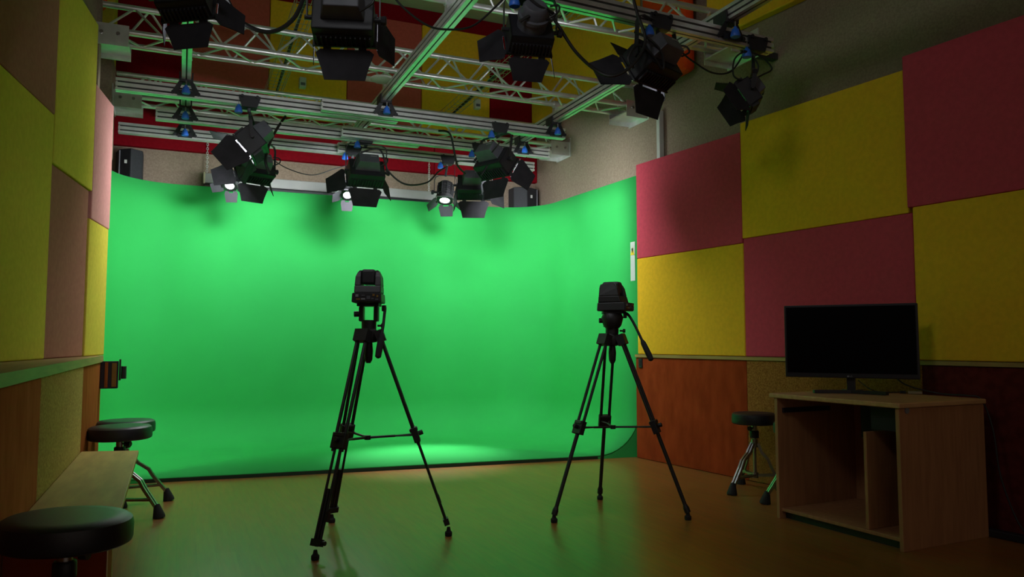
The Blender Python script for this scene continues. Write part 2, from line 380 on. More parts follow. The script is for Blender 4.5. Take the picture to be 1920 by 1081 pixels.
for x, l in ((XRL, 'left aluminium depth rail under the trusses, glowing green underneath'), (XRC, 'middle aluminium depth rail slanting across the centre of the picture'), (XRR, 'right aluminium depth rail running along the right wall')):
    rail((x, 1.2, 0), (x, 8.35, 0), DZ0, DZ1, l, 'depth rails of the lighting grid')

def truss(yf, yb, zb, zt, x0, x1, label, ph=0.):
    root = thing('truss', ((x0+x1)/2, (yf+yb)/2, zb), label, 'truss', 'aluminium trusses under the ceiling')
    P = [(yf, zb), (yb, zb), ((yf+yb)/2, zt)]
    for y, z in P: MB().cyl((x0, y, z), (x1, y, z), .024, seg=14).build('chord', 'alu', root, smooth=True)
    st = .205; n = int((x1-x0-.1)/st)
    for (ya, za), (yc, zc), sh in ((P[0], P[2], 0), (P[1], P[2], .5), (P[0], P[1], .25)):
        for k in range(n):
            xa = x0+.05+(k+sh)*st+ph
            if xa+st > x1-.02: continue
            a, c = ((ya, za), (yc, zc)) if k % 2 == 0 else ((yc, zc), (ya, za))
            MB().cyl((xa, a[0], a[1]), (xa+st, c[0], c[1]), .0095, seg=7).build('brace', 'alu', root, smooth=True)
    return root
def bracket(x, y, z, sgn, label):
    root = thing('truss_bracket', (x, y, z), label, 'bracket', 'wall brackets of the trusses')
    b = MB(); b.box((x-sgn*.125, y+.16, z-.04), (.25, .012, .16)); b.box((x-sgn*.125, y-.16, z-.04), (.25, .012, .16)); b.box((x-sgn*.125, y, z-.075), (.25, .33, .012))
    b.build('channel', 'alu', root)
    b = MB(); b.box((x-sgn*.006, y, z-.02), (.012, .36, .22)); b.build('wall_plate', 'alu', root)
    b = MB()
    for dx in (.07, .18): b.cyl((x-sgn*dx, y-.175, z-.03), (x-sgn*dx, y-.155, z-.03), .014, seg=8)
    b.build('bolt', 'chrome', root)
    return root
TZ = 3.40
T = [(4.50, 4.77, 'nearest silver triangular truss at the top of the picture', 3.88), (6.22, 6.50, 'middle silver triangular truss crossing behind the large lights', XR-.05), (7.86, 8.13, 'rear silver triangular truss close to the back wall', XR-.05)]
for i, (yf, yb, l, xe) in enumerate(T):
    xw = -.50 if i < 2 else XL
    truss(yf, yb, TZ, TZ+.245, (-.67 if i == 0 else -.64 if i == 1 else -.62), xe, l)
bk = bracket(3.99, 4.63, TZ, 1, 'aluminium wall bracket at the right end of the nearest truss')
xw = rpt((4.63-RA.y)/RD.y, .095).x
MB().box(((3.991+xw)/2, 4.63, TZ-.03), (xw-3.991, .06, .05)).build('arm', 'slot', bk)
bracket(rpt((6.10-RA.y)/RD.y, .10).x, 6.36, TZ, 1, 'aluminium wall bracket right of middle truss, above white conduit')
bracket(XR, 7.99, TZ, 1, 'aluminium wall bracket at the right end of the rear truss')
bracket(-.66, 6.36, TZ, -1, 'aluminium bracket at left end of middle truss, above pink panel')
bracket(-.64, 7.99, TZ, -1, 'aluminium bracket at left end of the rear truss beside the deep red panel')
tag(MB().box((-.795, 6.60, 3.5), (.27, .44, .7)).build('support_post', 'beige', bevel=.004), 'beige post carrying the left end of the middle truss', 'post')
tag(MB().box((-.796, 7.99, 3.3), (.306, .42, .9)).build('support_post', 'beige', bevel=.004), 'beige block carrying the left end of the rear truss', 'post')

def truss_clamp(x, y, label):
    root = thing('truss_clamp', (x, y, DZ1), label, 'clamp', 'silver clamps between depth rails and trusses')
    b = MB(); b.lathe((x-.03, y, TZ), (1, 0, 0), [(0, .0255), (0, .037), (.06, .037), (.06, .0255)], 18); b.build('collar', 'alu', root)
    MB().box((x, y, (DZ1+TZ-.036)/2), (.05, .05, TZ-.036-DZ1)).build('block', 'alu', root)
    MB().cyl((x+.034, y+.02, TZ-.03), (x+.034, y+.055, TZ-.03), .008, seg=8).build('bolt', 'chrome', root)
for x, w1 in ((XRL, 'left'), (XRC, 'middle'), (XRR, 'right')):
    truss_clamp(x, 4.77, 'silver clamp fixing the %s depth rail to the nearest truss' % w1)
    truss_clamp(x, 6.50, 'silver clamp fixing the %s depth rail to the middle truss' % w1)
    truss_clamp(x, 8.13, 'silver clamp fixing the %s depth rail to the rear truss' % w1)
p = aty(717, 131, 6.36); root = thing('ceiling_disc', (p.x, 6.36, 3.345), 'white round disc hanging under the middle truss beside the large light', 'disc')
MB().lathe((p.x, 6.36, 3.345), (0, 0, 1), [(0, 0), (0, .075), (.010, .10), (.022, .105), (.028, .095), (.028, 0)], 28).build('cover', 'white', root, smooth=True)
MB().box((p.x, 6.36, 3.3845), (.03, .31, .022)).build('strap', 'alu', root)

# carriages: hang a cross rail under a depth rail
def knob(root, p, sc=1.):
    MB().lathe(p, (0, 0, -1), [(0, .010*sc), (.012*sc, .014*sc), (.018*sc, .022*sc), (.06*sc, .034*sc), (.070*sc, .030*sc), (.070*sc, 0)], 14).build('brake_knob', 'blue', root, smooth=True)
    MB().cyl(p, V(p)+ZZ*.035*sc, .006*sc, seg=8).build('pin', 'chrome', root)
def cross_carriage(x, y, label):
    root = thing('rail_carriage', (x, y, DZ0), label, 'rail carriage', 'black carriages joining the crossed rails')
    b = MB(); b.box((x, y, DZ0-.005), (.10, .14, .03)); b.box((x-.047, y, DZ0+.03), (.012, .14, .06)); b.box((x+.047, y, DZ0+.03), (.012, .14, .06))
    b.build('body', 'black', root, bevel=.004)
    for s in (-1, 1):
        MB().prism([(x+s*.02, y-.052, DZ0-.005), (x+s*.05, y-.052, DZ0-.005), (x+s*.105, y-.052, RZ0+.035), (x+s*.095, y-.052, RZ0+.015), (x+s*.06, y-.052, RZ0+.03)], (0, .012, 0)).build('arm', 'black', root)
        MB().cyl((x+s*.095, y-.062, RZ0+.03), (x+s*.095, y-.04, RZ0+.03), .014, seg=10).build('wheel', 'black', root)
    MB().box((x, y-.052, RZ0+.03), (.13, .012, .045)).build('clamp_plate', 'black', root)
    knob(root, V((x, y-.09, RZ0+.085)), 1.0)
    return root
for x, y, l in ((XRL, YA, 'black carriage with blue knob where the left depth rail meets front cross rail'), (XRL, YB, 'black carriage with blue knob on left depth rail at the middle cross rail'), (XRL, YC, 'black carriage with blue knob on left depth rail at the rear cross rail'),
                (XRC, YA2, 'black carriage with blue knob where the slanting middle depth rail ends visually'), (XRR, YA2, 'black carriage with blue knob where the right depth rail meets front cross rail'),
                (XRR, YB2, 'black carriage with blue knob on right depth rail at the middle cross rail'), (XRR, 3.98, 'black carriage with blue knob on the right depth rail above the small dangling light')):
    cross_carriage(x, y, l)
def lamp_carriage(x, y, label, d=V((1, 0, 0)), side=-1):
    root = thing('rail_carriage', (x, y, RZ0), label, 'rail carriage', 'black carriages carrying the studio lights')
    c = V((x, y, 0)); n = V((d.y, -d.x, 0))
    def tz(s, dy0): return [c+d*(s*0-.085)+n*dy0+ZZ*(RZ0+.075), c+d*.085+n*dy0+ZZ*(RZ0+.075), c+d*.085+n*dy0+ZZ*(RZ0+.05), c+d*.06+n*dy0+ZZ*(RZ0-.02), c-d*.06+n*dy0+ZZ*(RZ0-.02), c-d*.085+n*dy0+ZZ*(RZ0+.05)]
    for s in (-1, 1): MB().prism(tz(0, s*.040), n*s*.012).build('side_plate', 'black', root)
    MB().box(c+ZZ*(RZ0-.014), (.12, .09, .014), (d, n, ZZ)).build('base_plate', 'black', root)
    for s in (-1, 1):
        MB().cyl(c+d*.06*s+n*.05+ZZ*(RZ0+.066), c+d*.06*s+n*.066+ZZ*(RZ0+.066), .013, seg=10).build('wheel', 'black', root)
    knob(root, c+d*side*.085+n*.03+ZZ*(RZ0-.005), 1.)
    MB().cyl(c+ZZ*(RZ0-.02), c+ZZ*(RZ0-.05), .014, seg=10).build('spigot', 'grey', root)
    return root

# ------------------------------------------------------------------ studio lights
def aimvec(az, el): az, el = math.radians(az), math.radians(el); return V((math.sin(az)*math.cos(el), math.cos(az)*math.cos(el), math.sin(el)))
def leaf_mesh(hc, hx, dr, w_, l_, tip, th=.004, ch=.12):
    n = hx.cross(dr).normalized()*th
    pr = [(-.42, 0), (.42, 0), (.5, ch), (.5*(tip+(1-tip)*.35), .62), (.5*tip, 1), (-.5*tip, 1), (-.5*(tip+(1-tip)*.35), .62), (-.5, ch)]
    b = MB().prism([hc+hx*x*w_+dr*y*l_-n/2 for x, y in pr], n)
    for s in (-.3, .3): b.box(hc+hx*s*w_-dr*.008, (.04, .02, .006), (hx, dr, n.normalized()))
    return b
def yoke_parts(root, piv, s, half, ydir, L, top, bw=.028):
    # U-shaped flat bar from the two pivots up to the carriage
    fwd = s.cross(ydir).normalized(); r = .05
    pts = [piv+s*half]
    pts += [piv+s*half+ydir*(L-r), piv+s*(half-r*.3)+ydir*(L-r*.3), piv+s*(half-r)+ydir*L, piv-s*(half-r)+ydir*L, piv-s*(half-r*.3)+ydir*(L-r*.3), piv-s*half+ydir*(L-r), piv-s*half]
    MB().bar(pts, bw, .006, fwd).build('yoke', 'black', root)
    for sg in (-1, 1):
        k = MB().cyl(piv+s*sg*(half-.03), piv+s*sg*(half+.012), .012, seg=10)
        if sg > 0: k.lathe(piv+s*(half+.006), s, [(0, .022), (.022, .026), (.028, .02), (.028, 0)], 8)
        k.build('tilt_knob', 'black', root)
    a = piv+ydir*L
    MB().cyl(a-ydir*.01, top, .013, seg=10).build('spigot', 'black', root)
def flood(c, az, el, hang, label, leaves, size=1., roll=0., lit='panel', leafmat='leaf', yl=.26, hr=.60, rnd=False):
    """c body centre, az/el aim, hang = point on the carriage; leaves = angles (top,bottom,left,right) from the beam axis"""
    root = thing('studio_light', c, label, 'studio light', 'box-shaped studio lights with barn doors')
    f = aimvec(az, el); s, u, f = frame(f)
    if roll:
        R = Matrix.Rotation(math.radians(roll), 3, f); s, u = R@s, R@u
    W, Hh, D = .33*size, .33*hr*size, .15*size
    ax = (s, u, f); c = V(c)
    # hollow housing: back plate and four walls
    b = MB(); t = .012
    b.box(c-f*(D/2-t/2), (W, Hh, t), ax)
    for sg in (-1, 1):
        b.box(c+s*sg*(W-t)/2, (t, Hh, D), ax); b.box(c+u*sg*(Hh-t)/2, (W, t, D), ax)
    h = b.build('housing', 'black', root, bevel=.004)
    for sg in (-1, 1):                              # cooling ribs above and below
        b = MB()
        b.box(c+u*sg*(Hh/2+.002)+f*D*.18, (W*.94, .004, D*.55), ax)
        for k in range(12):
            x = (k-5.5)*W/12.6
            b.box(c+s*x+u*sg*(Hh/2+.010)+f*D*.18, (.007, .016, D*.55), ax)
        b.build('cooling_fins', 'black', h)
    b = MB(); hb = c-f*(D/2+.055*size)+u*.02*size
    b.hexa([hb+s*x*W*.36+u*y*Hh*.33+f*.055*size for x, y in ((-1, -1), (1, -1), (1, 1), (-1, 1))]+[hb+s*x*W*.28+u*y*Hh*.26-f*.055*size for x, y in ((-1, -1), (1, -1), (1, 1), (-1, 1))])
    if rnd:                                         # drum-shaped back instead of the box
        b.b.free(); b = MB(); q = c-f*D/2; r_ = W*.34
        b.lathe(q, -f, [(0, r_), (.05, r_), (.055, r_*1.08), (.075, r_*1.08), (.08, r_*.92), (.125, r_*.86), (.14, r_*.7), (.14, 0)], 24)
        hb = q-f*.0835
    rh = b.build('rear_housing', 'grey', root, bevel=0 if rnd else .006, smooth=rnd)
    MB().box(hb-f*.0565*size+s*W*.13+u*Hh*.13, (.06*size, .012*size, .003), ax).build('rating_plate', 'silverline', rh)
    MB().tube([hb-f*.02+s*W*.38+u*Hh*.25, hb-f*.05+s*W*.52+u*Hh*.12, hb-f*.05+s*W*.5-u*Hh*.15, hb-f*.02+s*W*.3-u*Hh*.3], .006, 6, 5).build('power_lead', 'cable', rh)
    MB().box(c+f*(D/2-.030), (W-.03, Hh-.03, .008), ax).build('lamp_panel', lit, root)
    b = MB()                                        # front colour frame holder
    fr = c+f*(D/2+.006)
    for sg in (-1, 1):
        b.box(fr+s*sg*(W/2+.002), (.016, Hh+.02, .012), ax); b.box(fr+u*sg*(Hh/2+.002), (W+.02, .016, .012), ax)
    b.build('front_frame', 'black', root)
    base = c+f*(D/2+.014)
    spec = [(u, s, W, W*.52), (-u, s, W, W*.52), (-s, u, Hh*1.35, W*.62), (s, u, Hh*1.35, W*.62)]
    for (o, hx, wd, ln_), a in zip(spec, leaves):
        if a is None: continue
        a = math.radians(a); dr = f*math.cos(a)+o*math.sin(a)
        hc = base+o*((Hh if o in (u, -u) else W)/2+.006)+dr*.012
        leaf_mesh(hc, hx, dr, wd*.98, ln_, .70).build('barn_door', leafmat, root)
    yd = (V(hang)-c); yd = (yd-s*yd.dot(s)); yd = yd.normalized()
    yoke_parts(root, c-f*.02, s, W/2+.03, yd, yl*size+.02, V(hang))
    return root
def fresnel(c, az, el, hang, label, leaves, size=1., lit='lens', leafmat='leaf', roll=0., yl=.16, power=0., beam=70, soft=.07):
    root = thing('spotlight', c, label, 'spotlight', 'round studio spotlights with barn doors')
    f = aimvec(az, el); s, u, f = frame(f); c = V(c); k = size
    if roll:
        R = Matrix.Rotation(math.radians(roll), 3, f); s, u = R@s, R@u
    prof = [(-.13*k, 0), (-.13*k, .05*k), (-.115*k, .072*k)]
    for i in range(6):
        z = -.10*k+i*.026*k; prof += [(z, .086*k), (z+.012*k, .086*k), (z+.013*k, .074*k), (z+.024*k, .074*k)]
    prof += [(.07*k, .092*k), (.115*k, .092*k), (.115*k, .060*k), (.10*k, .058*k), (.10*k, 0)]
    MB().lathe(c, f, prof, 24).build('housing', 'carbon', root, smooth=True)
    b = MB()
    for j in range(10):
        a = 2*PI*j/10; rd = s*math.cos(a)+u*math.sin(a)
        b.box(c+rd*.088*k-f*.02*k, (.006, .018*k, .15*k), (rd.cross(f), rd, f))
    b.build('cooling_fins', 'carbon', root)
    MB().lathe(c+f*.103*k, f, [(0, .056*k), (.006*k, .054*k), (.014*k, .038*k), (.018*k, .018*k), (.019*k, 0)], 20).build('lens', lit, root, smooth=True)
    base = c+f*.118*k
    for (o, hx), a in zip(((u, s), (-u, s), (-s, u), (s, u)), leaves):
        if a is None: continue
        a = math.radians(a); dr = f*math.cos(a)+o*math.sin(a)
        leaf_mesh(base+o*.094*k+dr*.01, hx, dr, .17*k, .12*k, .8, ch=.05).build('barn_door', leafmat, root)
    MB().box(c-u*.10*k-f*.02*k, (.10*k, .045*k, .16*k), (s, u, f)).build('ballast_box', 'black', root, bevel=.005)
    yd = (V(hang)-c); yd = (yd-s*yd.dot(s)); yd = yd.normalized()
    yoke_parts(root, c, s, .125*k, yd, yl*k+.03, V(hang), .022)
    if power:
        ld = bpy.data.lights.new('lamp_beam', 'SPOT'); ld.energy = power; ld.spot_size = math.radians(beam); ld.spot_blend = 1.; ld.shadow_soft_size = soft*k; ld.color = (.97, .98, 1)
        lo = bpy.data.objects.new('lamp_beam', ld); COL.objects.link(lo); lo.parent = root; lo.location = f*.135*k
        lo.rotation_euler = f.to_track_quat('-Z', 'Y').to_euler()
    return root

def hangp(px, py, y): p = aty(px, py, y); return V((p.x, y, RZ0-.045))
def nry(x): return nr[0][1]+(x-nr[0][0])/(nr[1][0]-nr[0][0])*(nr[1][1]-nr[0][1])
nd = (V(nr[1])-V(nr[0])).normalized()
def on_near(px):                        # carriage point on the nearest rail at picture column px
    y = 3.85
    for _ in range(5): x = aty(px, 10, y).x; y = nry(x)
    return V((x, y, RZ0-.045))
def near_c(px, py, h): return aty(px, py, h.y)

# nearest row
h = on_near(333); lamp_carriage(h.x, h.y, 'black carriage on the nearest rail above the leftmost large light', nd)
flood(near_c(346, -2, h), 24, -24, h, 'large black studio light at the top left corner, cut by the frame', (80, 66, 20, 40), .70, lit='dimpanel', yl=.20, roll=-7)
h = on_near(652); lamp_carriage(h.x, h.y, 'black carriage on the nearest rail above the large light seen from behind', nd)
flood(near_c(645, 40, h), 17, -12, h, 'large black studio light seen squarely from behind at the top centre', (75, 74, 8, 26), .93, lit='dimpanel', yl=.22)
h = on_near(985); lamp_carriage(h.x, h.y, 'black carriage on the nearest rail above the round-backed light', nd)
flood(near_c(993, 64, h), 12, -30, h, 'black studio light with round back hanging in front of the deep red panel', (80, 38, 62, 20), .76, lit='dimpanel', yl=.24, hr=.8, rnd=True)
h = on_near(1232); lamp_carriage(h.x, h.y, 'black carriage with blue knob above the light in front of the orange panel', nd)
flood(near_c(1224, 122, h), -20, -30, h, 'black studio light with cable bundle hanging in front of the orange panel', (80, 52, 60, 20), 1.0, lit='dimpanel', yl=.24)
h = on_near(1410); lamp_carriage(h.x, h.y, 'black carriage with blue knob at the right end of the nearest rail', nd)
flood(near_c(1402, 178, h), -56, -32, h, 'small black studio light dangling at the right end of the nearest rail', (45, 52, 40, 35), .60, lit='offpanel', yl=.2, hr=.9)

fresnel((-.2, 1.75, 3.75), 46, -17, V((-.2, 1.75, 4.4)), 'round black spotlight hung from ceiling above the camera, aimed at right wall', (60, 55, 60, 60), 1.1, yl=.25, power=72, beam=104, soft=.4)
tag(MB().cyl((-.2, 1.75, 4.40), (-.2, 1.75, TOP), .024).build('drop_pole', 'black', smooth=True), 'black drop pole from the ceiling carrying the spotlight above the camera', 'pole')

# lights over the green screen
h = hangp(467, 205, YA); lamp_carriage(h.x, h.y, 'black carriage on the front cross rail above the left tilted light')
flood(aty(474, 270, YA), -80, -42, h, 'black studio light tilted steeply to the left, light leaking past its doors', (55, 24, 12, 75), 1.05, yl=.16, lit='panel_left')
h = hangp(484, 238, YB); lamp_carriage(h.x, h.y, 'black carriage on middle cross rail hidden behind the left tilted light')
flood(aty(479, 318, YB), -24, -26, h, 'black studio light facing the green screen just below the left tilted one', (70, 58, 50, 40), .95, yl=.24)
h = hangp(685, 255, YB); lamp_carriage(h.x, h.y, 'black carriage above the middle light over the green screen')
flood(aty(686, 324, YB), 0, -31, h, 'black studio light facing the green screen in the middle of the row', (70, 56, 50, 34), 1.04, yl=.24)
h = hangp(897, 280, YB2); lamp_carriage(h.x, h.y, 'black carriage on middle cross rail above the light left of the tilted one')
flood(aty(888, 350, YB2), 20, -27, h, 'black studio light facing down beside the round finned spotlight', (70, 58, 10, 45), 1.0, yl=.24)
h = hangp(935, 250, YA2); lamp_carriage(h.x, h.y, 'black carriage on the front cross rail above the right tilted light')
flood(aty(928, 306, YA2), 66, -36, h, 'black studio light tilted steeply to the right over the green screen', (55, 62, 42, 14), 1.05, yl=.22, lit='panel_right')
h = hangp(437, 290, YC); lamp_carriage(h.x, h.y, 'black carriage on the rear rail hidden behind the left tilted light')
fresnel(aty(434, 338, YC), 200, -50, h, 'small lit spotlight peeking out below the left tilted light', (40, 52, 55, 70), 0.78, leafmat='inner', power=26, beam=120)
h = hangp(661, 293, YC2); lamp_carriage(h.x, h.y, 'black carriage on the rear rail with blue knob left of the middle light')
fresnel(aty(651, 356, YC2), 186, -50, h, 'small lit spotlight showing below the left corner of the middle light', (40, 52, 70, 55), 0.78, leafmat='inner', power=26, beam=120)
h = hangp(838, 310, YC2); lamp_carriage(h.x, h.y, 'black carriage on the rear rail above the round finned spotlight')
fresnel(aty(835, 360, YC2), 207, -68, h, 'small lit round spotlight with cooling fins, lowest in the row', (60, 50, 45, 45), 0.98, leafmat='inner', power=520, beam=40)

# ------------------------------------------------------------------ cables, trays, little boxes
def cable(pts, r, label, name='cable', m='cable', group=None):
    return tag(MB().tube(pts, r, 7, 8).build(name, m, smooth=True), label, 'cable', group)
G = 'black cables hanging around the lights'
cable([aty(418, -20, 3.9), aty(450, 38, 3.9), aty(505, 60, 3.9), aty(550, 35, 3.9), aty(575, -20, 3.9)], .011, 'thick black cable looping between the two leftmost large lights', group=G)
cable([aty(725, -25, 3.9), aty(752, 10, 3.9), aty(795, 44, 3.9), aty(832, 55, 3.9), aty(885, 49, 3.9), aty(930, 12, 3.9), aty(960, -20, 3.9)], .006, 'thin black cable sagging in front of the middle depth rail', group=G)
cable([aty(1020, 8, 3.85), aty(1048, 50, 3.85), aty(1080, 98, 3.85), aty(1118, 132, 3.85), aty(1150, 142, 3.80), aty(1185, 122, 3.78), aty(1210, 78, 3.78), aty(1195, 25, 3.8), aty(1183, -20, 3.82)], .010, 'black cable sagging from the round-backed light to its right neighbour', group=G)
cable([aty(1238, 105, 3.92), aty(1264, 89, 3.92), aty(1295, 112, 3.95), aty(1335, 136, 3.97), aty(1370, 134, 3.98), aty(1395, 100, 3.98)], .006, 'thin black cable strung between the two rightmost near lights', group=G)
cable([aty(1395, 95, 3.94), aty(1425, 105, 3.94), aty(1447, 128, 3.94), aty(1430, 140, 3.94), aty(1412, 148, 3.94), aty(1390, 150, 3.94), aty(1375, 140, 3.94), aty(1378, 110, 3.94), aty(1400, 98, 3.94), aty(1422, 125, 3.94), aty(1405, 160, 3.95)], .006, 'coiled black cable around the small dangling light', group=G)
cable([aty(1190, 60, 3.87), aty(1215, 72, 3.80), aty(1240, 98, 3.80), aty(1243, 130, 3.82), aty(1220, 100, 3.80), aty(1195, 85, 3.80), aty(1178, 110, 3.80), aty(1188, 128, 3.8)], .008, 'bundled black cable draped over the light before the orange panel', group=G)
cable([aty(985, -10, 3.78), aty(1012, 12, 3.72), aty(1038, 26, 3.74), aty(1030, 40, 3.76), aty(1000, 28, 3.74), aty(975, 40, 3.76)], .009, 'black cable coil on top of the round-backed light', group=G)
cable([aty(535, 218, 7.5), aty(520, 240, 7.3), aty(506, 268, 6.9), aty(498, 300, 6.72), aty(505, 325, 6.72)], .012, 'black cable rising from the left tilted light to the wire tray', group=G)
cable([aty(505, 295, 7.8), aty(540, 316, 7.8), aty(585, 328, 7.8), aty(625, 317, 7.8), aty(650, 310, 7.8)], .005, 'thin black cord sagging between left and middle lights', group=G)
cable([aty(662, 312, 7.3), aty(672, 290, 7.3), aty(700, 279, 7.3), aty(716, 285, 7.3), aty(728, 320, 7.3), aty(760, 345, 7.3), aty(800, 342, 7.4), aty(822, 322, 7.6), aty(838, 312, 7.8)], .009, 'black cable running from the middle light to the finned spotlight', group=G)
cable([aty(822, 245, 6.9), aty(843, 250, 6.9), aty(852, 285, 6.95), aty(858, 310, 7.0), aty(872, 325, 7.1)], .010, 'black cable dropping from the front rail to the finned spotlight', group=G)
cable([aty(902, 330, 6.5), aty(915, 310, 6.5), aty(932, 300, 6.5), aty(945, 312, 6.5), aty(930, 325, 6.5)], .009, 'black cable bundle behind the right tilted light', group=G)

cable([V((.4, 6.33, 3.44)), V((1.5, 6.36, 3.437)), V((2.6, 6.34, 3.44)), V((3.9, 6.36, 3.438))], .012, 'dark cable run lying along inside the middle truss', group='cables lying on the trusses')
def wire_tray(x, y0, y1, z, label):
    root = thing('wire_tray', (x, (y0+y1)/2, z), label, 'cable tray', 'wire cable trays over the trusses')
    b = MB(); W = .16
    for dx, dz in ((-.5, .06), (-.5, 0), (-.17, 0), (.17, 0), (.5, 0), (.5, .06)): b.cyl((x+dx*W, y0, z+dz), (x+dx*W, y1, z+dz), .003, seg=5)
    y = y0
    while y < y1:
        b.tube([(x-W/2, y, z+.06), (x-W/2, y, z), (x+W/2, y, z), (x+W/2, y, z+.06)], .0025, 4); y += .1
    b.build('basket', 'wire', root)
    MB().tube([(x+.02, y0+.1, z+.012), (x-.02, (y0+y1)/2, z+.012), (x+.03, y1-.1, z+.012)], .014, 7, 6).build('cable_run', 'cable', root)
    return root
wire_tray(.82, 3.0, 8.2, 3.67, 'wire basket cable tray above the left part of the grid')
wire_tray(2.74, 3.0, 8.2, 3.67, 'wire basket cable tray crossing the yellow panel on the right')
for px, py, l in ((567, 156, 'small white sensor box on the left yellow back wall panel'), (894, 196, 'small white sensor box on the right yellow back wall panel')):
    p = aty(px, py, BACK-.10)
    root = thing('sensor_box', p, l, 'sensor', 'white boxes on the back wall panels')
    MB().box(p, (.075, .09, .12)).build('case', 'white', root, bevel=.008); MB().box(p-V((0, .047, .02)), (.05, .006, .03)).build('grille', 'grey', root)

# loudspeakers on the back wall
def speaker(px0, py0, px1, py1, y, mir, label):
    a, c = aty(px0, py0, y), aty(px1, py1, y); x0, x1 = sorted((a.x, c.x)); z0, z1 = min(a.z, c.z), max(a.z, c.z)
    root = thing('loudspeaker', ((x0+x1)/2, BACK, z0), label, 'loudspeaker', 'black loudspeakers on the back wall')
    xm = (x0+x1)/2; hw = (x1-x0)/2
    pr = [(x0, BACK-.03), (x1, BACK-.03), (x1-(.0 if mir > 0 else .04), y+.05), (xm+mir*hw*.2, y-.04), (x0+(.0 if mir < 0 else .04), y+.05)]
    MB().prism([V((p[0], p[1], z0)) for p in pr], (0, 0, z1-z0)).build('cabinet', 'speakerbox', root, bevel=.01)
    xx = x0+.05 if mir > 0 else x1-.05
    MB().box((xx, y+.035, (z0+z1)/2), (.010, .012, z1-z0-.03)).build('edge_strip', 'silverline', root)
    MB().box((xm-.02*mir, y-.043, (z0+z1)/2+.02), (.024, .006, .036)).build('badge', 'white', root)
    MB().box((xm, BACK-.016, (z0+z1)/2), (.12, .03, .12)).build('wall_mount', 'black', root)
    return root
speaker(214, 276, 266, 340, 8.55, 1, 'black loudspeaker on the back wall behind the left end of green screen')
speaker(966, 349, 1016, 395, 8.55, -1, 'black loudspeaker in the right back corner above the green screen')

# projection screen casing on the back wall
pa, pb = aty(384, 335, 8.62), aty(822, 372, 8.62)
root = thing('projection_screen', ((pa.x+pb.x)/2, 8.66, 2.79), 'long white roll-up projection screen casing hung on chain above the green screen', 'projection screen')
MB().box(((pa.x+pb.x)/2, 8.7315, 2.845), (pb.x-pa.x, .135, .105)).build('casing', 'casing', root, bevel=.008)
MB().box(((pa.x+pb.x)/2+.05, 8.70, 2.765), (pb.x-pa.x-.1, .05, .045)).build('bottom_bar', 'black', root, bevel=.006)
MB().box((pa.x-.005, 8.73, 2.845), (.02, .138, .125)).build('end_cap', 'wire', root, bevel=.004)
for x in (pa.x+.02, pb.x-.1):
    b = MB(); z = 2.90; k = 0
    while z < 3.24:
        for j in range(10):
            a0, a1 = 2*PI*j/10, 2*PI*(j+1)/10
            d = (V((1, 0, 0)) if k % 2 else V((0, 1, 0)))
            b.cyl(V((x, 8.68, z))+d*.010*math.cos(a0)+ZZ*.016*math.sin(a0), V((x, 8.68, z))+d*.010*math.cos(a1)+ZZ*.016*math.sin(a1), .003, seg=5)
        z += .024; k += 1
    b.build('chain', 'alu', root)

# white conduit, warning notice, sockets
p0, p1 = onpl(1222, 225, (XR, 0, 0), V((1, 0, 0))), onpl(1226, 300, (XR, 0, 0), V((1, 0, 0)))
cp = rpt(-.30, .085)
tag(MB().box((cp.x-.02, cp.y, 2.98), (.05, .05, .62)).build('conduit', 'white', bevel=.004), 'white vertical cable conduit on right wall above the maroon panel', 'conduit')
root = thing('warning_notice', (4.074, 6.385, 1.70), 'white paper notice with yellow warning triangle at the right edge of green screen', 'notice')
zt, zb = 2.085, 1.70
MB().box((4.074, 6.385, (zt+zb)/2), (.004, .08, zt-zb)).build('sheet', 'paper', root)
MB().prism([(4.071, 6.35, zt-.13), (4.071, 6.42, zt-.13), (4.071, 6.385, zt-.05)], (-.002, 0, 0)).build('warning_triangle', 'sunny', root)
MB().prism([(4.0685, 6.37, zt-.065), (4.0685, 6.40, zt-.065), (4.0685, 6.385, zt-.115)], (-.001, 0, 0)).build('warning_mark', 'black', root)
p = rpt(-.055, -.006, .90)
root = thing('wall_socket', p, 'small dark socket plate at the top corner of red stained board', 'socket')
MB().box(p, (.012, .05, .085), (RN, RD, ZZ)).build('plate', 'black', root, bevel=.003); MB().box(p-RN*.007, (.004, .028, .05), (RN, RD, ZZ)).build('insert', 'rubber', root)
# connector box on the end of the left board
root = thing('connector_box', (-.47, 6.22, .80), 'dark connector box with knob bolted to end of left wall board', 'connector box')
MB().box((-.4575, 6.21, .865), (.115, .05, .195)).build('case', 'black', root, bevel=.004)
MB().box((-.475, 6.183, .865), (.02, .006, .18)).build('strip', 'owood', root)
MB().box((-.425, 6.183, .865), (.03, .006, .17)).build('cover', 'gold', root)
MB().box((-.39, 6.21, .90), (.012, .04, .15)).build('flange', 'black', root)
MB().cyl((-.365, 6.21, .835), (-.365, 6.21, .925), .018, seg=12).build('knob', 'black', root)

# ------------------------------------------------------------------ bench
root = thing('bench', (-.36, 4.0, 0), 'low pale plywood bench along the left wall between the black stools', 'bench')
MB().hexa([V(p) for p in ((LX+.004, 2.98, .435), (-.185, 2.98, .435), (-.205, 5.08, .435), (LX+.004, 5.16, .435), (LX+.004, 2.98, .46), (-.185, 2.98, .46), (-.205, 5.08, .46), (LX+.004, 5.16, .46))]).build('seat', 'bench', root, bevel=.003)
MB().box((-.36, 3.01, .2175), (.30, .03, .435)).build('end_panel', 'dwood', root, bevel=.002)
MB().box((-.41, 4.93, .2175), (.20, .03, .435)).build('end_panel', 'dwood', root, bevel=.002)
MB().box((-.265, 4.93, .02), (.10, .05, .04)).build('foot', 'dwood', root, bevel=.004)
MB().box((-.198, 3.01, .2175), (.012, .035, .435)).build('edge_strip', 'bench', root)

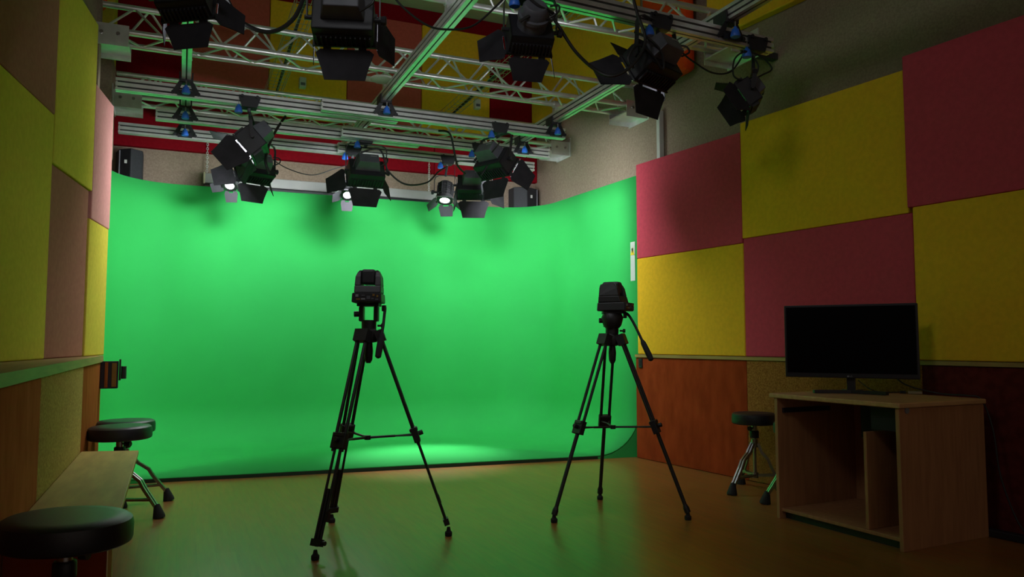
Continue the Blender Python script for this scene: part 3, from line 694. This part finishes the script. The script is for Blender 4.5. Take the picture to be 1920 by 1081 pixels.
# ------------------------------------------------------------------ drum stools
def stool(x, y, h, r, ang, label, tilt=0., sps=(.28, .28, .22)):
    root = thing('drum_stool', (x, y, 0), label, 'stool', 'round black drum stools'); o = V((x, y, 0))
    T = .085
    ax = V((math.sin(tilt), 0, math.cos(tilt)))
    MB().lathe(o+ZZ*(h-T), ax, [(0, 0), (0, r*.93), (.006, r*.985), (.016, r), (T-.030, r), (T-.012, r*.975), (T-.003, r*.90), (T, r*.7), (T+.002, 0)], 40).build('seat', 'vinyl', root, smooth=True)
    MB().cyl(o+ZZ*(h-T-.06), o+ZZ*(h-T+.004), .022, seg=14).build('seat_receiver', 'chrome', root, smooth=True)
    MB().cyl(o+ZZ*(h-T-.006), o+ZZ*(h-T+.002), r*.55, seg=24).build('seat_plate', 'black', root)
    MB().cyl(o+ZZ*.09, o+ZZ*(h-T-.04), .0125, seg=12).build('post', 'chrome', root, smooth=True)
    MB().lathe(o+ZZ*(h-T-.105), (0, 0, 1), [(0, .03), (.006, .034), (.05, .034), (.056, .03)], 12).build('height_collar', 'black', root, smooth=True)
    d0 = V((math.cos(ang), math.sin(ang), 0))
    b = MB(); b.cyl(o+ZZ*(h-T-.03), o+ZZ*(h-T-.03)+d0*.07, .006, seg=8); b.cyl(o+ZZ*(h-T-.03)+d0*.05, o+ZZ*(h-T-.03)+d0*.075, .016, seg=8); b.build('wing_bolt', 'black', root)
    hz = h*.60
    MB().cyl(o+ZZ*(hz-.03), o+ZZ*(hz+.03), .026, seg=14).build('leg_hub', 'chrome', root, smooth=True)
    MB().cyl(o+ZZ*.085, o+ZZ*.125, .024, seg=14).build('lower_hub', 'chrome', root, smooth=True)
    for k in range(3):
        sp = sps[k]; a = ang+2*PI*k/3; d = V((math.cos(a), math.sin(a), 0)); sd = V((-d.y, d.x, 0))
        b = MB()
        for s in (-1, 1):
            b.bar([o+d*.025+sd*s*.011+ZZ*hz, o+d*sp*.28+sd*s*.011+ZZ*hz*.80, o+d*sp*.52+sd*s*.011+ZZ*hz*.66, o+d*sp*.62+sd*s*.011+ZZ*hz*.52, o+d*sp*.95+sd*s*.011+ZZ*.055], .012, .020, d.cross(ZZ).cross(d).normalized()*0+sd)
        lg = b.build('leg', 'chrome', root)
        p = o+d*sp*.955
        MB().lathe(p+ZZ*.0+d*.01, (-d*.25+ZZ), [(0, .036), (.012, .037), (.045, .028), (.085, .017), (.09, 0)], 12).build('rubber_foot', 'rubber', lg, smooth=True)
        b = MB()
        for s in (-1, 1): b.bar([o+d*.020+sd*s*.016+ZZ*.105, o+d*sp*.82+sd*s*.016+ZZ*.112], .008, .016, sd)
        b.build('cross_brace', 'chrome', lg)
    return root
p = atz(125, 966, .57)
stool(p.x, p.y, .57, .186, -.5, 'round black stool in the lower left corner, nearest to camera', .03, (.27, .20, .17))
p = atz(226, 797, .57); stool(p.x, p.y, .57, .187, -.55, 'black drum stool behind the plywood bench, in front of its twin', -.01, (.29, .27, .15))
p = atz(238, 788, .57); stool(p.x-.01, p.y+.12, .565, .185, -.10, 'black drum stool mostly hidden behind another stool at the bench end', 0, (.29, .27, .18))
stool(3.99, 4.60, .57, .163, 3.47, 'black drum stool with chrome legs left of the wooden desk', 0, (.33, .18, .22))
stool(3.925, 4.09, .555, .160, 2.85, 'black drum stool almost hidden behind the left side of the desk', 0, (.25, .17, .20))

# ------------------------------------------------------------------ tripods with cameras
def tripod(feet, crown_z, ctr, label, twin_low, handle, spz, rods):
    root = thing('tripod', (ctr.x, ctr.y, 0), label, 'tripod', 'black camera tripods')
    c = V((ctr.x, ctr.y, 0)); top = c+ZZ*crown_z
    MB().lathe(top, (0, 0, 1), [(-.05, .02), (-.045, .045), (-.01, .055), (.012, .052), (.03, .04)], 18).build('crown', 'carbon', root, smooth=True)
    MB().lathe(top-ZZ*.165, (0, 0, 1), [(0, 0), (0, .012), (.02, .022), (.07, .026), (.12, .02)], 12).build('bowl_clamp', 'carbon', root, smooth=True)
    mids = []
    for ft in feet:
        d = V((ft.x-c.x, ft.y-c.y, 0)).normalized(); sd = V((-d.y, d.x, 0))
        a = top+d*.065-ZZ*.01; e = V((ft.x, ft.y, .045)); ax = (e-a).normalized()
        nrm = ax.cross(sd)
        mid = a+(e-a)*((crown_z-spz)/crown_z)
        b = MB(); g = .028
        b.box(a-ax*.0, (.085, .05, .07), (sd, nrm, ax))
        for s in (-1, 1): b.cyl(a+sd*s*g+ax*.02, mid+sd*s*g, rods, seg=8)
        lg = b.build('leg', 'carbon', root)
        b = MB(); b.box(mid, (.082, .036, .085), (sd, nrm, ax)); b.box(mid-ax*.03, (.07, .046, .02), (sd, nrm, ax)); b.cyl(mid+nrm*.02+sd*.0, mid+nrm*.045, .014, seg=10)
        b.build('leg_lock', 'carbon', lg, bevel=.003)
        b = MB()
        if twin_low:
            low = mid+(e-mid)*.93
            for s in (-1, 1): b.cyl(mid+sd*s*.017, low+sd*s*.017, .0075, seg=8)
            b.cyl(mid+(e-mid)*.45, e-ax*.02, .009, seg=8)
            for s in (-1, 1): b.cyl(mid+sd*s*g, mid+(e-mid)*.10+sd*s*g, rods, seg=8)
            b.build('lower_leg', 'carbon', lg)
            b = MB(); b.box(low, (.062, .03, .035), (sd, nrm, ax)); b.cyl(low+sd*.03, low+sd*.05, .012, seg=8); b.build('clip', 'carbon', lg); MB().box(mid+(e-mid)*.70+sd*.028, (.018, .02, .05), (sd, nrm, ax)).build('lock_lever', 'carbon', lg)
        else:
            b.cyl(mid, e, .0125, seg=10); b.build('lower_leg', 'carbon', lg, smooth=True)
            b = MB(); b.lathe(e-ax*.03, ax, [(-.02, .013), (0, .019), (.03, .019)], 10); b.build('clip', 'carbon', lg)
        MB().lathe(V((ft.x, ft.y, 0)), (0, 0, 1), [(0, .019), (.006, .021), (.022, .021), (.03, .013), (.05, .009), (.05, 0)], 14).build('rubber_foot', 'rubber', lg, smooth=True)
        mids.append(mid)
    hub = V((c.x, c.y, spz+.005))
    for m_ in mids:
        b = MB(); d = (hub-m_); sd = V((-d.y, d.x, 0)).normalized()
        for s in (-1, 1): b.cyl(m_+sd*s*.026+d.normalized()*.02, m_+d*.45, .005, seg=7)
        b.cyl(m_+d*.42, hub, .007, seg=7)
        b.build('spreader_arm', 'carbon', root)
    MB().cyl(hub-ZZ*.012, hub+ZZ*.012, .018, seg=12).build('spreader_hub', 'carbon', root)
    # fluid head
    b = MB(); hz = top+ZZ*.03
    b.cyl(hz, hz+ZZ*.05, .042, seg=18)
    hd = b.build('fluid_head', 'carbon', root, smooth=True)
    fx = RT; fy = FW0
    for s in (-1, 1): MB().box(hz+fx*s*.042+ZZ*.085, (.026, .055, .085), (fx, fy, ZZ)).build('head_cheek', 'carbon', hd, bevel=.006)
    MB().box(hz+ZZ*.137, (.125, .10, .018), (fx, fy, ZZ)).build('mounting_plate', 'carbon', hd, bevel=.003)
    MB().cyl(hz-fx*.055+ZZ*.085, hz-fx*.085+ZZ*.085, .017, seg=10).build('drag_knob', 'carbon', hd)
    MB().lathe(hz+fx*.05+ZZ*.018, fx, [(0, .006), (.02, .006), (.02, .013), (.036, .013)], 10).build('lock_lever', 'carbon', hd)
    MB().box(hz+fx*.085+ZZ*.118, (.022, .03, .035), (fx, fy, ZZ)).build('handle_mount', 'carbon', hd, bevel=.003)
    if not twin_low:
        MB().lathe(hz-fy*.015+ZZ*.055, ZZ, [(-.02, .045), (.0, .06), (.05, .072), (.075, .06)], 18).build('head_body', 'carbon', hd, smooth=True)
    hp = [V(q) for q in handle]
    ha = MB().tube(hp, .0085, 8, 5).build('pan_handle', 'carbon', root, smooth=True)
    dd = (hp[-1]-hp[-2]).normalized()
    MB().lathe(hp[-1]-dd*.03, dd, [(0, .010), (.02, .017), (.10, .019), (.14, .017), (.148, .008), (.148, 0)], 12).build('grip', 'rubber', ha, smooth=True)
    return root, hz+ZZ*.146

def ptz(p, yaw, label):
    root = thing('ptz_camera', p, label, 'video camera', 'remote head video cameras')
    s = V((math.cos(yaw), math.sin(yaw), 0)); f = V((-math.sin(yaw), math.cos(yaw), 0)); ax = (s, f, ZZ)
    MB().box(p+ZZ*.0275-f*.022, (.168, .196, .055), ax, .96).build('base', 'carbon', root, bevel=.007)
    back = p-f*.1195+ZZ*.029
    pn = MB().box(back, (.150, .006, .046), ax).build('port_panel', 'black', root)
    for dx, dz, w_, h_, m in ((-.052, .009, .016, .014, 'silverline'), (-.045, -.011, .022, .008, 'gold'), (-.018, -.010, .022, .008, 'silverline'), (-.018, .010, .018, .006, 'grey'), (.012, -.002, .020, .018, 'grey'), (.040, .012, .012, .012, 'gold'), (.061, .006, .010, .012, 'gold'), (.058, -.012, .016, .008, 'grey'), (.034, -.008, .014, .008, 'grey')):
        MB().box(back-f*.004+s*dx+ZZ*dz, (w_, .004, h_), ax).build('socket', m, pn)
    bp = [(-.088, .0555), (.070, .0555), (.066, .098), (-.076, .098)]
    MB().prism([p+f*a+ZZ*z-s*.075 for a, z in bp], s*.150).build('yoke_body', 'carbon', root, bevel=.006)
    pr = [(-.0755, .0960), (.0655, .0960), (.060, .150), (.050, .174), (.032, .1895), (-.028, .1895), (-.050, .176), (-.062, .150)]
    for sg in (-1, 1):                              # yoke arms with sloping shoulders
        o = p+s*sg*.0565
        am = MB().prism([o+f*a+ZZ*z-s*sg*.0175 for a, z in pr], s*sg*.0355)
        for v in am.b.verts:
            if (v.co-o).dot(s)*sg > 0 and v.co.z-p.z > .14: v.co -= s*sg*max(0., (v.co.z-p.z-.155)*.62)
        am.build('arm', 'carbon', root, bevel=.006, seg=3)
    MB().box(p+ZZ*.1495-f*.002, (.0765, .112, .085), ax).build('camera_head', 'black', root, bevel=.013, seg=3)
    MB().lathe(p+ZZ*.15+f*.050, f, [(0, .03), (.026, .03), (.026, .022), (.018, 0)], 18).build('lens_barrel', 'black', root, smooth=True)
    return root
F1 = [atz(591, 1049), atz(841, 1004), atz(622, 979)]
c1 = (F1[0]+F1[1]+F1[2])/3
cz = V((c1.x, c1.y, 1.15))
h0 = cz+RT*.092+ZZ*.148
t1, top1 = tripod(F1, 1.145, c1, 'black tripod standing left of centre in front of the green screen', True,
    [h0, h0-RT*.005-FW0*.03-ZZ*.10, h0-RT*.013-FW0*.05-ZZ*.175], .555, .010)
ptz(top1, -YAW+.05, 'black remote video camera on the left tripod, seen from behind with its ports')
F2 = [atz(1039, 979), atz(1290, 974), atz(1125, 936)]
c2 = (F2[0]+F2[1]+F2[2])/3
cz = V((c2.x, c2.y, 1.14))
h0 = cz+RT*.05+ZZ*.155
t2, top2 = tripod(F2, 1.125, c2, 'black tripod standing right of centre with its pan handle sticking out right', False,
    [h0, h0+RT*.045-FW0*.02-ZZ*.01, h0+RT*.085-FW0*.05-ZZ*.075, h0+RT*.14-FW0*.1-ZZ*.21], .545, .010)
ptz(top2+RT*.002, -YAW+1.05, 'black remote video camera on the right tripod, turned to the left')

# ------------------------------------------------------------------ desk, monitor and the things around it
A, B, Cc = atz(1695, 1035), atz(1457, 970), atz(1852, 1005)
dx = (B-A); dx.z = 0; Wd = dx.length; dx.normalize()                # along the front, to the left
dy = V((-dx.y, dx.x, 0)); dy = dy if dy.dot(Cc-A) > 0 else -dy; Dd = .72
root = thing('desk', A+dx*Wd/2+dy*Dd/2, 'light oak computer desk with open front standing by the right wall', 'desk')
TH = .024; HT = .776
def dbox(u0, u1, v0, v1, z0, z1): return MB().hexa([A*1+dx*u+dy*v+ZZ*z-ZZ*A.z for z in (z0, z1) for u, v in ((u0, v0), (u1, v0), (u1, v1), (u0, v1))])
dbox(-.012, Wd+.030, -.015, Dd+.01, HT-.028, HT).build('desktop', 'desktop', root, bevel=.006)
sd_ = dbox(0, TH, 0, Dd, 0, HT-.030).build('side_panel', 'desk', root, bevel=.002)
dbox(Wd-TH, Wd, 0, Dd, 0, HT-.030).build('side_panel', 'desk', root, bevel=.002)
dbox(TH+.001, Wd-TH-.001, Dd-.03, Dd-.012, .05, HT-.031).build('back_panel', 'desk', root)
dbox(.225, .245, .02, Dd-.032, .066, .60).build('divider', 'desk', root, bevel=.002)
dbox(TH+.001, Wd-TH-.001, .015, Dd-.032, .045, .065).build('bottom_shelf', 'desk', root, bevel=.002)
dbox(TH+.001, Wd-TH-.001, .05, .07, 0, .044).build('plinth', 'black', root)
dbox(TH+.002, .224, .06, Dd-.04, .615, HT-.031).build('keyboard_box', 'rubber', root)
dbox(.246, .47, .28, Dd-.04, .53, HT-.031).build('hanging_box', 'rubber', root)
dbox(Wd-TH-.016, Wd-TH-.0005, .04, .45, .655, .685).build('drawer_runner', 'black', root)
q = A+dy*.06+ZZ*(.735-A.z)
MB().cyl(q+dx*.001, q-dx*.004, .017, seg=14).build('grommet', 'silverline', sd_)

tl, tr = FW0*5.0+RT*1.783, FW0*4.62+RT*2.459
tx = (tr-tl).normalized(); tn = V((-tx.y, tx.x, 0)); tn = tn if tn.dot(FW0) > 0 else -tn    # away from the viewer
tw = (tr-tl).length; tc = (tl+tr)/2; ax = (tx, tn, ZZ); z0, z1 = .874, 1.337
bc = tc+tn*.035
root = thing('monitor', (bc.x, bc.y, HT), 'large black flat monitor on the oak desk, switched off', 'monitor')
mb = MB().box(tc+tn*.018+ZZ*(z0+z1)/2, (tw, .036, z1-z0), ax); bz = mb.build('bezel', 'bezel', root, bevel=.006)
MB().box(tc-tn*.0008+ZZ*((z0+z1)/2+.008), (tw-.028, .002, z1-z0-.044), ax).build('screen', 'screen', root)
MB().box(tc+tn*.055+ZZ*((z0+z1)/2), (tw*.6, .04, .26), ax).build('rear_cover', 'bezel', root, bevel=.01)
MB().box(tc+tn*.045+ZZ*(HT+.062), (.05, .022, .11), ax).build('stand_neck', 'bezel', root, bevel=.004)
for sg in (-1, 1):
    e0 = tc+tn*.045+ZZ*(HT+.012); MB().bar([e0, e0+tx*sg*.12-tn*.05, e0+tx*sg*.21-tn*.10], .02, .03, ZZ).build('stand_foot', 'bezel', root)
    MB().bar([e0, e0+tx*sg*.05+tn*.07], .02, .03, ZZ).build('stand_foot', 'bezel', root)
lc = tc-tn*.001+ZZ*(z0+.011)-tx*.012
lg = MB().lathe(lc, -tn, [(0, .0055), (.0012, .0055)], 14).build('logo', 'silverline', root)
cu = bpy.data.curves.new('lettering', 'FONT'); cu.body = 'LG'; cu.size = .014; cu.extrude = .0006; cu.align_y = 'CENTER'
to = bpy.data.objects.new('lettering', cu); COL.objects.link(to)
dg = bpy.context.evaluated_depsgraph_get(); me = bpy.data.meshes.new_from_object(to.evaluated_get(dg)); bpy.data.objects.remove(to)
me.name = 'lettering'; me.materials.clear(); me.materials.append(M['silverline'])
lo = bpy.data.objects.new('lettering', me); COL.objects.link(lo); lo.parent = root
R3 = Matrix((tx, ZZ, -tn)).transposed(); lo.matrix_local = Matrix.Translation(lc+tx*.008-tn*.0005-V(root.location)) @ R3.to_4x4()

p = atz(1716, 739, HT)
root = thing('power_adapter', p, 'small white adapter lying on desk behind the monitor', 'adapter')
MB().box(p+ZZ*.012, (.08, .035, .018), ax).build('case', 'cream', root, bevel=.005)
MB().cyl(p-tx*.05+ZZ*.012, p-tx*.085+ZZ*.012, .009, seg=10).build('plug', 'black', root)
deskback = A+dy*(Dd+.03)
cable([tc+tn*.06+tx*.22+ZZ*.93, tc+tn*.09+tx*.30+ZZ*.84, atz(1760, 737, HT+.012), atz(1812, 741, HT+.012), deskback+dx*.03+ZZ*(HT-.01-A.z), deskback-dx*.03+ZZ*(.60-A.z), deskback-dx*.06+ZZ*(.35-A.z), deskback-dx*.14+ZZ*(.12-A.z), deskback-dx*.22+ZZ*(.02-A.z)], .005, 'black monitor cable running over the desk back down to the floor')
cable([tc+tn*.045+tx*.04+ZZ*.86, tc+tn*.05+tx*.12+ZZ*.80, p-tx*.16+ZZ*.008, p-tx*.086+ZZ*.012], .003, 'thin black cord from the monitor to the white adapter')
p = onpl(1880, 1010, rpt(0, -.14), RN); p = V((p.x, p.y, 0))
root = thing('power_strip', p, 'black power strip on floor beside the right side of desk', 'power strip')
MB().box(p+ZZ*.022, (.05, .34, .042), (RN, RD, ZZ)).build('body', 'black', root, bevel=.006)
MB().box(p+ZZ*.044+RD*.11, (.02, .05, .004), (RN, RD, ZZ)).build('switch', 'silverline', root)

# ------------------------------------------------------------------ world and view
wd = bpy.data.worlds.new('world'); S.world = wd; wd.use_nodes = True
wd.node_tree.nodes['Background'].inputs[0].default_value = (1, .84, .70, 1); wd.node_tree.nodes['Background'].inputs[1].default_value = 0.19
S.view_settings.view_transform = 'Standard'; S.view_settings.look = 'None'; S.view_settings.gamma = 1; S.view_settings.use_curve_mapping = False
S.view_settings.exposure = 0.0
S.cycles.use_denoising = True
S.cycles.max_bounces = 8; S.cycles.diffuse_bounces = 6
